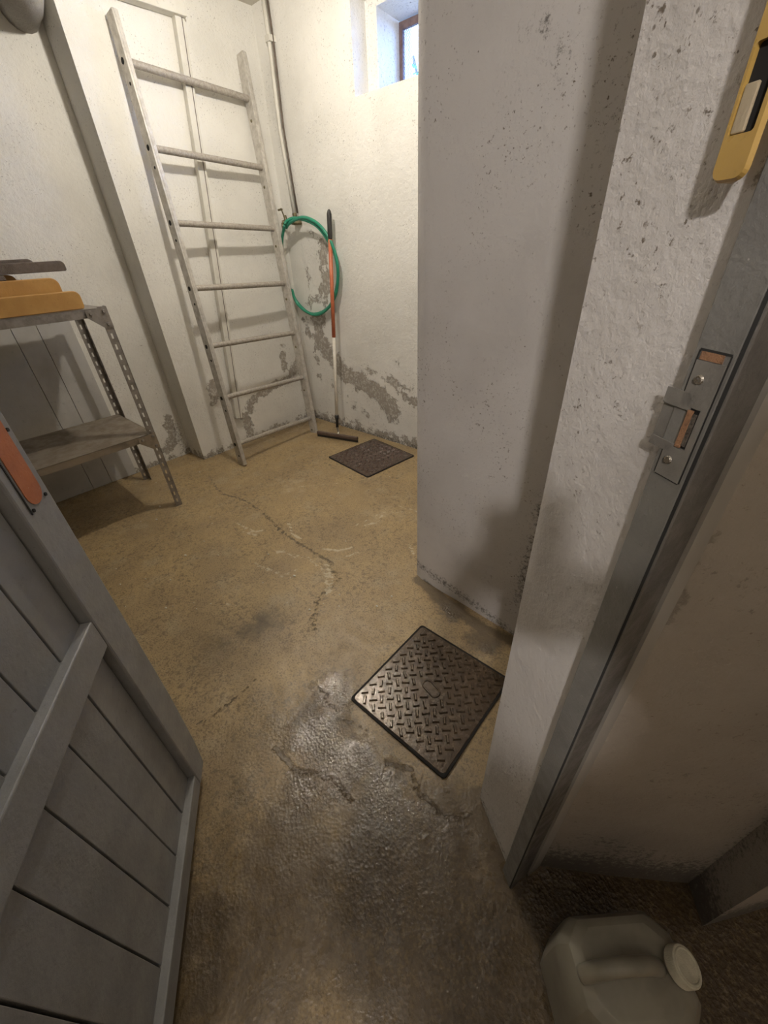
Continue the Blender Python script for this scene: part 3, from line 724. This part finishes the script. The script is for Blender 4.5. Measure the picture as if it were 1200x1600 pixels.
# ================================================================== WATER PIPE, TAP, HOSE
def by(x, y, Y=2.195): return ony(x, y, Y)
p0 = by(403, -60); p1 = by(407, 0); p2 = by(419, 60); p3 = by(436, 200); p4 = by(459, 333)
pp = empty('water_pipe', p4, 'thin white-painted water pipe down the back corner to the tap', 'pipe'); Op = p4.copy()
px_ = p4.x + .0; zt_ = ZC
bm = bmesh.new(); tube(bm, [(p1.x + .02, 2.20, ZC), (p2.x, 2.20, p2.z), (p3.x, 2.20, p3.z), (p4.x, 2.20, p4.z)], .0125, 12); obj('riser', bm, M_pvc, pp, off=Op, smooth=True)
bm = bmesh.new(); tube(bm, [(p1.x + .038, 2.213, ZC), (p2.x + .02, 2.213, p2.z), (p3.x + .02, 2.213, p3.z), (p4.x + .018, 2.213, p4.z)], .006, 8); obj('thin_cable', bm, M_greywood, pp, off=Op, smooth=True)
bm = bmesh.new(); box(bm, (p2.x - .020, 2.185, p2.z - .014), (p2.x + .024, 2.235, p2.z + .014)); obj('pipe_clip', bm, M_pvc, pp, off=Op, bevel=.003)
bm = bmesh.new(); tube(bm, smoothpath([(p4.x, 2.20, p4.z), (p4.x + .003, 2.198, p4.z - .035), (p4.x + .010, 2.185, p4.z - .052)], 5), .015, 10); obj('elbow', bm, M_brass, pp, off=Op, smooth=True)
tp = by(443, 345, 2.13)
tap = pp; Ot = Op
bm = bmesh.new(); tube(bm, smoothpath([(p4.x + .03, 2.225, p4.z - .055), (p4.x + .01, 2.18, p4.z - .055), (tp.x + .02, 2.15, tp.z - .005), (tp.x - .005, 2.12, tp.z - .012)], 5), .013, 10); cyl(bm, (tp.x + .012, 2.14, tp.z - .02), (tp.x + .012, 2.14, tp.z + .03), .013, .009, 10); obj('tap_body', bm, M_brass, tap, off=Ot, smooth=True)
bm = bmesh.new(); cyl(bm, (tp.x + .008, 2.135, tp.z + .02), (tp.x + .004, 2.12, tp.z + .07), .005, .004, 8); box(bm, (tp.x - .02, 2.110, tp.z + .055), (tp.x + .025, 2.118, tp.z + .066)); obj('tap_handle', bm, M_brass, tap, off=Ot)
bm = bmesh.new(); cyl(bm, (tp.x - .002, 2.12, tp.z - .01), (tp.x - .002, 2.118, tp.z - .06), .009, .007, 10); obj('spout', bm, M_brass, tap, off=Ot, smooth=True)
def hy(x, y, Y): return ony(x, y, Y)
hp = [hy(445, 352, 2.11), hy(441, 372, 2.13), hy(441, 398, 2.15), hy(446, 430, 2.17), hy(455, 455, 2.19), hy(466, 474, 2.20), hy(483, 489, 2.205), hy(500, 489, 2.205), hy(515, 478, 2.205), hy(524, 458, 2.205), hy(528, 430, 2.20), hy(524, 400, 2.19), hy(512, 375, 2.175), hy(496, 354, 2.16), hy(478, 344, 2.15), hy(460, 341, 2.14), hy(449, 345, 2.12), hy(445, 350, 2.105)]
bm = bmesh.new(); tube(bm, smoothpath(hp, 8), .0105, 10)
h2 = [hy(447, 356, 2.13), hy(452, 349, 2.13), hy(470, 340, 2.14), hy(488, 344, 2.145), hy(503, 356, 2.15), hy(516, 376, 2.16), hy(526, 405, 2.17), hy(528, 435, 2.18), hy(524, 462, 2.185), hy(512, 482, 2.19), hy(495, 492, 2.185), hy(477, 486, 2.18), hy(463, 472, 2.17), hy(456, 452, 2.165)]
tube(bm, smoothpath(h2, 8), .0105, 10)
obj('garden_hose', bm, M_hose, None, smooth=True, off=hp[0], label='green garden hose looped on the brass tap', cat='hose')

# ================================================================== SQUEEGEE
base = onz(527, 668, .045); topp = ony(514, 328, 2.17)
sq = empty('floor_squeegee', base, 'long floor squeegee with orange and white pole leaning on the back wall', 'squeegee'); Os = base.copy()
j0 = ony(520, 523, 2.20)
dirv = (topp - base); Lh = dirv.length
t_o = (j0.z - base.z) / dirv.z
def on(t): return base + dirv * t
bm = bmesh.new(); cyl(bm, on(.055), on(t_o), .0125, n=14); obj('white_pole', bm, M_pole_w, sq, off=Os, smooth=True, label='white lower pole')
bm = bmesh.new(); cyl(bm, on(t_o), on(.90), .0135, n=14); obj('orange_pole', bm, M_pole_o, sq, off=Os, smooth=True, label='orange upper pole')
bm = bmesh.new(); tube(bm, [on(.895), on(.90), on(.985), on(.997), on(1.003)], [.0145, .0155, .0155, .011, .003], 14); obj('grip', bm, M_rubber, sq, off=Os, smooth=True, label='black end grip')
bm = bmesh.new(); tube(bm, [on(.0), on(.045), on(.055), on(.075)], [.012, .010, .016, .0155], 12); obj('socket', bm, M_rubber, sq, off=Os, smooth=True)
h0 = onz(496, 676, .03); h1 = onz(559, 686, .03)
d = (h1 - h0).normalized(); s = Vector((-d.y, d.x, 0))
bm = bmesh.new(); slab(bm, [h0 - s * .013 + Vector((0, 0, -.008)), h0 + s * .013 + Vector((0, 0, -.008)), h0 + s * .013 + Vector((0, 0, .016)), h0 - s * .013 + Vector((0, 0, .016))], h1 - h0)
obj('head_bar', bm, paint('brown_head_bar', (.13, .09, .07), (.09, .06, .05), .35, 30), sq, off=Os, bevel=.005)
bm = bmesh.new(); slab(bm, [h0 - s * .004 + Vector((0, 0, -.0285)), h0 + s * .004 + Vector((0, 0, -.0285)), h0 + s * .004 + Vector((0, 0, -.008)), h0 - s * .004 + Vector((0, 0, -.008))], h1 - h0)
obj('rubber_blade', bm, M_rubber, sq, off=Os)
bm = bmesh.new(); mid = (h0 + h1) / 2; tube(bm, [mid, mid + Vector((0, .02, .02)), base], [.010, .010, .010], 8); obj('bracket', bm, M_steel, sq, off=Os)

# ================================================================== BOARDING on the low wall behind the shelf
bd = empty('wall_boarding', (-3.08, .1, 0), 'smooth grey boards fixed to the wall behind the steel shelf', 'boarding')
ys = [-1.3, -.95, -.6, -.30, -.08, .18, .435, .552, .72]
for a, b in zip(ys, ys[1:]):
    bm = bmesh.new(); box(bm, (-3.098, a + .0015, .0), (-3.086, b - .0015, 1.18)); obj('board', bm, M_board, bd, off=bd.location, bevel=.0012)

# ================================================================== SHELF UNIT
SX0, SX1 = -2.93, -2.39; SY1 = .725; SY0 = -.30
sh = empty('shelf_unit', (-2.66, .2, 0), 'grey slotted-angle steel shelf unit with two shelves', 'shelf unit'); Oh = Vector((-2.66, .2, 0))
def slotted(x, y, sx, sy, h):
    """angle iron with slots: flange A along x (plane y), flange B along y (plane x)"""
    W = .038; t = .0022; bm = bmesh.new()
    pitch = .050; sl = .024; sw_ = .009
    for fl in (0, 1):
        def bx(a0, a1, z0, z1):
            if fl == 0: box(bm, (min(x, x - sx * W) if False else min(x - sx * a0, x - sx * a1), min(y, y - sy * t), z0), (max(x - sx * a0, x - sx * a1), max(y, y - sy * t), z1))
            else: box(bm, (min(x, x - sx * t), min(y - sy * a0, y - sy * a1), z0), (max(x, x - sx * t), max(y - sy * a0, y - sy * a1), z1))
        c = W * .55
        bx(0, c - sw_ / 2, 0, h); bx(c + sw_ / 2, W, 0, h)
        z = 0
        k = .018
        while z < h:
            z2 = min(h, z + pitch - sl); bx(c - sw_ / 2, c + sw_ / 2, z, z2); z += pitch
    return bm
for x, y, sx, sy in ((SX1, SY1, 1, 1), (SX0, SY1 + .02, -1, 1), (SX1, SY0, 1, -1), (SX0, SY0, -1, -1)):
    obj('post', slotted(x, y, sx, sy, 1.118), M_dexion, sh, off=Oh)
for zt2, nm, mt in ((1.112, 'top_shelf', M_dexion), (.478, 'lower_shelf', M_shelfrust)):
    bm = bmesh.new(); x0, x1, y0, y1 = SX0 + .004, SX1 - .004, SY0 + .004, SY1 - .004
    box(bm, (x0, y0, zt2 - .0015), (x1, y1, zt2))
    box(bm, (x1 - .0018, y0, zt2 - .036), (x1, y1, zt2)); box(bm, (x0, y0, zt2 - .036), (x0 + .0018, y1, zt2))
    box(bm, (x0, y1 - .0018, zt2 - .036), (x1, y1, zt2)); box(bm, (x0, y0, zt2 - .036), (x1, y0 + .0018, zt2))
    obj(nm, bm, mt, sh, off=Oh)
    # gusset plate on the front corner and bolts
    g = x1 + .0062
    bm = bmesh.new(); slab(bm, [(g, SY1, zt2 + .004), (g, SY1 - .095, zt2 - .004), (g, SY1 - .095, zt2 - .034), (g, SY1 - .038, zt2 - .085), (g, SY1, zt2 - .085)], (.002, 0, 0)); obj('gusset', bm, mt, sh, off=Oh)
    for yy, zz in ((SY1 - .075, zt2 - .020), (SY1 - .018, zt2 - .014), (SY1 - .018, zt2 - .070)):
        bm = bmesh.new(); cyl(bm, (g + .002, yy, zz), (g + .008, yy, zz), .0085, .0065, 6); obj('bolt', bm, M_dexion, sh, off=Oh)
    bm = bmesh.new(); slab(bm, [(SX0 + .0055, SY1, zt2 + .004), (SX0 + .0055, SY1 - .09, zt2 - .034), (SX0 + .0055, SY1 - .038, zt2 - .085), (SX0 + .0055, SY1, zt2 - .085)], (-.0015, 0, 0)); obj('gusset', bm, mt, sh, off=Oh)

# ---- boards stacked on the top shelf
def plank(name, x0, x1, yend, ytail, z0, z1, mat, label, tilt=0, yaw=0, r=None, cat='board', group='boards on the shelf'):
    r = r or (z1 - z0) * .45; h = z1 - z0; L = yend - ytail; out = []
    for cy, cz, a0 in ((yend - r, h - r, 0), (ytail + r, h - r, 90)):
        for k in range(7):
            a = math.radians(a0 + 90 * k / 6); out.append((cy + r * math.cos(a) - yend, cz + r * math.sin(a)))
    rr = r * .5
    for cy, cz, a0 in ((ytail + rr, rr, 180), (yend - rr, rr, 270)):
        for k in range(5):
            a = math.radians(a0 + 90 * k / 4); out.append((cy + rr * math.cos(a) - yend, cz + rr * math.sin(a)))
    bm = bmesh.new(); slab(bm, [(0, a, b) for a, b in out], (x1 - x0, 0, 0))
    o = obj(name, bm, mat, None, bevel=.003, label=label, cat=cat, group=group)
    o.location = (x0, yend, z0); o.rotation_euler = (tilt, 0, yaw)
    return o
S0 = 1.1135
plank('wooden_board', -2.47, -2.43, .650, -.28, S0, S0 + .074, M_yellow, 'ochre varnished board at the front edge of the shelf', yaw=.02, r=.024)
plank('wooden_board', -2.515, -2.475, .600, -.30, S0, S0 + .130, M_yellow, 'taller ochre varnished board standing behind the front one', yaw=.02, r=.03)
plank('wooden_board', -2.60, -2.56, .47, -.30, S0, S0 + .150, M_yellow, 'ochre board mostly hidden beneath the grey boards', r=.025)
plank('grey_board', -2.555, -2.48, .42, -.30, S0 + .1305, S0 + .150, M_greywood, 'lowest grey weathered board lying on the ochre boards')
plank('grey_board', -2.60, -2.52, .665, -.30, S0 + .1515, S0 + .192, M_greywood, 'longest grey weathered board sticking out on top of the pile')
plank('grey_board', -2.72, -2.62, .575, -.30, S0 + .150, S0 + .205, M_greywood, 'shorter grey board behind the longest one')
plank('wooden_board', -2.69, -2.65, .42, -.30, S0, S0 + .149, M_yellow, 'ochre board at the rear under the shorter grey board')

# ================================================================== THICK PIPE under the ceiling, upper left
bm = bmesh.new()
a = onx(14, 18, -2.98); print('pipe', a)
M_lag = plaster('lagged_pipe', (.42, .40, .36), (.3, .28, .25), .6, stain=False, bumpd=.01)
tube(bm, smoothpath([(-2.0, .35, 2.50), (-2.45, .72, 2.33), (-2.80, .98, 2.295), (-3.06, 1.05, 2.285), (-3.12, 1.05, 2.28)], 7), [.085] * 20 + [.08] * 9, 18)
obj('drain_pipe', bm, M_lag, None, smooth=True, off=(-2.8, .98, 2.29), label='thick whitewashed drain pipe entering the wall below the ceiling', cat='pipe')

# ================================================================== JUG
def superloop(cx, cy, hx, hy, z, cut):
    """rectangle with cut corners, 16 points"""
    pts = []
    for sx, sy in ((1, -1), (1, 1), (-1, 1), (-1, -1)):
        a = Vector((sx * hx, sy * (hy - cut))); b = Vector((sx * (hx - cut), sy * hy))
        if sx * sy < 0: seq = [b, b.lerp(a, .33) * 1.012, b.lerp(a, .67) * 1.012, a]
        else: seq = [a, a.lerp(b, .33) * 1.012, a.lerp(b, .67) * 1.012, b]
        pts += [(p.x + cx, p.y + cy, z) for p in seq]
    return pts
JA = Vector((.72, .69, 0)).normalized()
MJ = Matrix((JA, Vector((-JA.y, JA.x, 0)), Vector((0, 0, 1)))).transposed().to_4x4(); MJ.translation = Vector((.205, .350, 0))
jug = empty('plastic_jug', MJ, 'cloudy white plastic jug with screw cap on the dark floor', 'jug')
bm = bmesh.new(); prof = [(.0, .88), (.008, .98), (.03, 1.0), (.17, 1.0), (.205, .97), (.228, .86), (.238, .70)]
rr = []
for z, k in prof:
    rr.append([bm.verts.new(p) for p in superloop(0, 0, .108 * k, .078 * k, z, .035 * k)])
for a, b in zip(rr, rr[1:]):
    n = len(a)
    for k in range(n): bm.faces.new((a[k], a[(k + 1) % n], b[(k + 1) % n], b[k]))
bm.faces.new(rr[0][::-1]); bm.faces.new(rr[-1])
obj('body', bm, M_jug, jug, smooth=True, bevel=.004)
bm = bmesh.new(); tube(bm, smoothpath([(-.085, 0, .228), (-.06, 0, .262), (-.02, 0, .272), (.02, 0, .266), (.045, 0, .236)], 6), .013, 12); obj('handle', bm, M_jug, jug, smooth=True)
ct = Vector((.074, .0, .226)); ax = Vector((.38, -.1, .9)).normalized()
bm = bmesh.new(); cyl(bm, ct - ax * .01, ct + ax * .02, .020, n=20); obj('neck', bm, M_jug, jug, smooth=True)
bm = bmesh.new(); cyl(bm, ct + ax * .014, ct + ax * .034, .0275, .0265, 28); obj('cap', bm, M_cap, jug, bevel=.002)
bm = bmesh.new(); tube(bm, [ct + ax * .0345 + (Matrix.Rotation(2 * math.pi * k / 24, 3, ax) @ ax.orthogonal().normalized()) * .0215 for k in range(24)], .0018, 6, closed=True); obj('cap_rim', bm, M_cap, jug, smooth=True)

# ================================================================== LAMPS (out of frame, the fittings that hold the bulbs)
def bulb(name, p, label, col, e):
    r = empty(name, (p.x, p.y, ZC), label, 'lamp'); O = r.location.copy()
    bm = bmesh.new(); cyl(bm, (p.x, p.y, ZC), (p.x, p.y, ZC - .03), .045, .035, 20); obj('ceiling_rose', bm, M_pvc, r, off=O)
    bm = bmesh.new(); cyl(bm, (p.x, p.y, ZC - .03), (p.x, p.y, p.z + .075), .018, n=14); obj('socket', bm, M_rubber, r, off=O)
bulb('unseen_room_lamp', LAMP_ROOM, 'unseen bare bulb socket on the ceiling of the room', None, 0)
bulb('unseen_hall_lamp', LAMP_HALL, 'unseen bare bulb socket on the ceiling of the hall', None, 0)

# ================================================================== THE PHOTOGRAPHER, standing behind the camera (out of frame; casts the shadow on the door post)
F2 = Vector((-.68, .73, 0)).normalized(); R2 = Vector((.73, .68, 0)).normalized(); PC = Vector((.39, -.405, 0))
def bp(r, f, z): return PC + R2 * r + F2 * f + Vector((0, 0, z))
def skin(name, nodes, edges, mat, parent=None, sub=2, **kw):
    me = bpy.data.meshes.new(name); me.from_pydata([n[0] for n in nodes], edges, []); me.materials.append(mat)
    o = bpy.data.objects.new(name, me); link(o, parent, **kw)
    o.modifiers.new('skin', 'SKIN').use_smooth_shade = True
    for i, n in enumerate(nodes):
        me.skin_vertices[0].data[i].radius = n[1] if isinstance(n[1], tuple) else (n[1], n[1])
    me.skin_vertices[0].data[0].use_root = True
    s_ = o.modifiers.new('sub', 'SUBSURF'); s_.levels = sub; s_.render_levels = sub
    return o
person = empty('person', (0, 0, 0), 'person in dark jacket standing in the doorway holding up a phone', 'person')
phc = CAM - CU * .048 + CR * .045 - CF * .020
M_cloth = paint('dark_jacket', (.05, .055, .07), (.035, .04, .05), .9, 20); M_skin = paint('skin', (.55, .36, .27), (.5, .32, .24), .5, 20)
wl, wr2 = phc - CR * .075 - CU * .055 - CF * .03, phc + CR * .075 - CU * .055 - CF * .03
nodes = [(bp(0, 0, .95), (.15, .11)), (bp(0, 0, 1.15), (.14, .10)), (bp(0, .01, 1.34), (.16, .105)), (bp(0, .02, 1.45), .06), (bp(0, .04, 1.51), .055), (bp(0, .05, 1.60), (.078, .095)), (bp(0, .05, 1.68), (.07, .085)),
         (bp(-.17, .02, 1.37), .062), (bp(-.235, .09, 1.17), .048), (wl, .030), (bp(.17, .02, 1.37), .062), (bp(.235, .09, 1.17), .048), (wr2, .030),
         (bp(-.095, 0, .88), .095), (bp(-.105, .02, .50), .062), (bp(-.11, 0, .09), .042), (bp(-.12, .14, .035), .035), (bp(.095, 0, .88), .095), (bp(.105, .02, .50), .062), (bp(.11, 0, .09), .042), (bp(.12, .14, .035), .035)]
ed = [(0, 1), (1, 2), (2, 3), (3, 4), (4, 5), (5, 6), (2, 7), (7, 8), (8, 9), (2, 10), (10, 11), (11, 12), (0, 13), (13, 14), (14, 15), (15, 16), (0, 17), (17, 18), (18, 19), (19, 20)]
skin('body', nodes, ed, M_cloth, person)
for sgn, w0 in ((-1, wl), (1, wr2)):
    palm = w0 + CU * .035 - CR * sgn * .004
    hn = [(w0, .024), (palm, (.036, .018))]; he = [(0, 1)]
    for k in range(4):
        b0 = palm + CU * (.022 - .018 * k) - CR * sgn * .012; b1 = b0 - CR * sgn * .028 - CF * .006; b2 = b1 - CR * sgn * (.018 - .003 * k) + CF * .004
        i0 = len(hn); hn += [(b0, .0095), (b1, .0085), (b2, .0075)]; he += [(1, i0), (i0, i0 + 1), (i0 + 1, i0 + 2)]
    b0 = palm - CR * sgn * .010 - CF * .022 - CU * .02; b1 = b0 - CR * sgn * .022 + CU * .025
    i0 = len(hn); hn += [(b0, .011), (b1, .0095)]; he += [(1, i0), (i0, i0 + 1)]
    skin('hand', hn, he, M_skin, person)
bm = bmesh.new()
bmesh.ops.create_uvsphere(bm, u_segments=20, v_segments=12, radius=1, matrix=Matrix.Translation(bp(0, .035, 1.665)) @ Matrix.Diagonal((.092, .092, .085, 1)))
obj('hair', bm, M_rubber, person, smooth=True)
MP = Matrix((CR, CU, -CF)).transposed().to_4x4(); MP.translation = phc
bm = bmesh.new(); box(bm, (-.037, -.078, -.004), (.037, .078, .004), MP)
obj('phone', bm, M_rubber, None, bevel=.003, label='black mobile phone held up in both hands', cat='phone', off=phc)

# ---- loose crumbs of plaster on the floor
M_chip = paint('plaster_crumb', (.6, .57, .48), (.5, .46, .38), .8, 50)
bm = bmesh.new(); rnd = random.Random(5)
spots = [onz(466, 666), onz(468, 668), onz(250, 792), onz(245, 812), onz(290, 868), onz(460, 900), onz(312, 738)]
for q in spots + [onz(rnd.uniform(180, 620), rnd.uniform(740, 960)) for _ in range(45)]:
    s_ = rnd.uniform(.0015, .0045) if q not in spots else .006
    r = bmesh.ops.create_icosphere(bm, subdivisions=1, radius=s_, matrix=Matrix.Translation((q.x, q.y, s_ * .4)) @ Matrix.Diagonal((1.6, 1, .6, 1)))
obj('floor_crumbs', bm, M_chip, None, kind='stuff', label='tiny pale plaster crumbs scattered over the concrete floor', cat='debris')
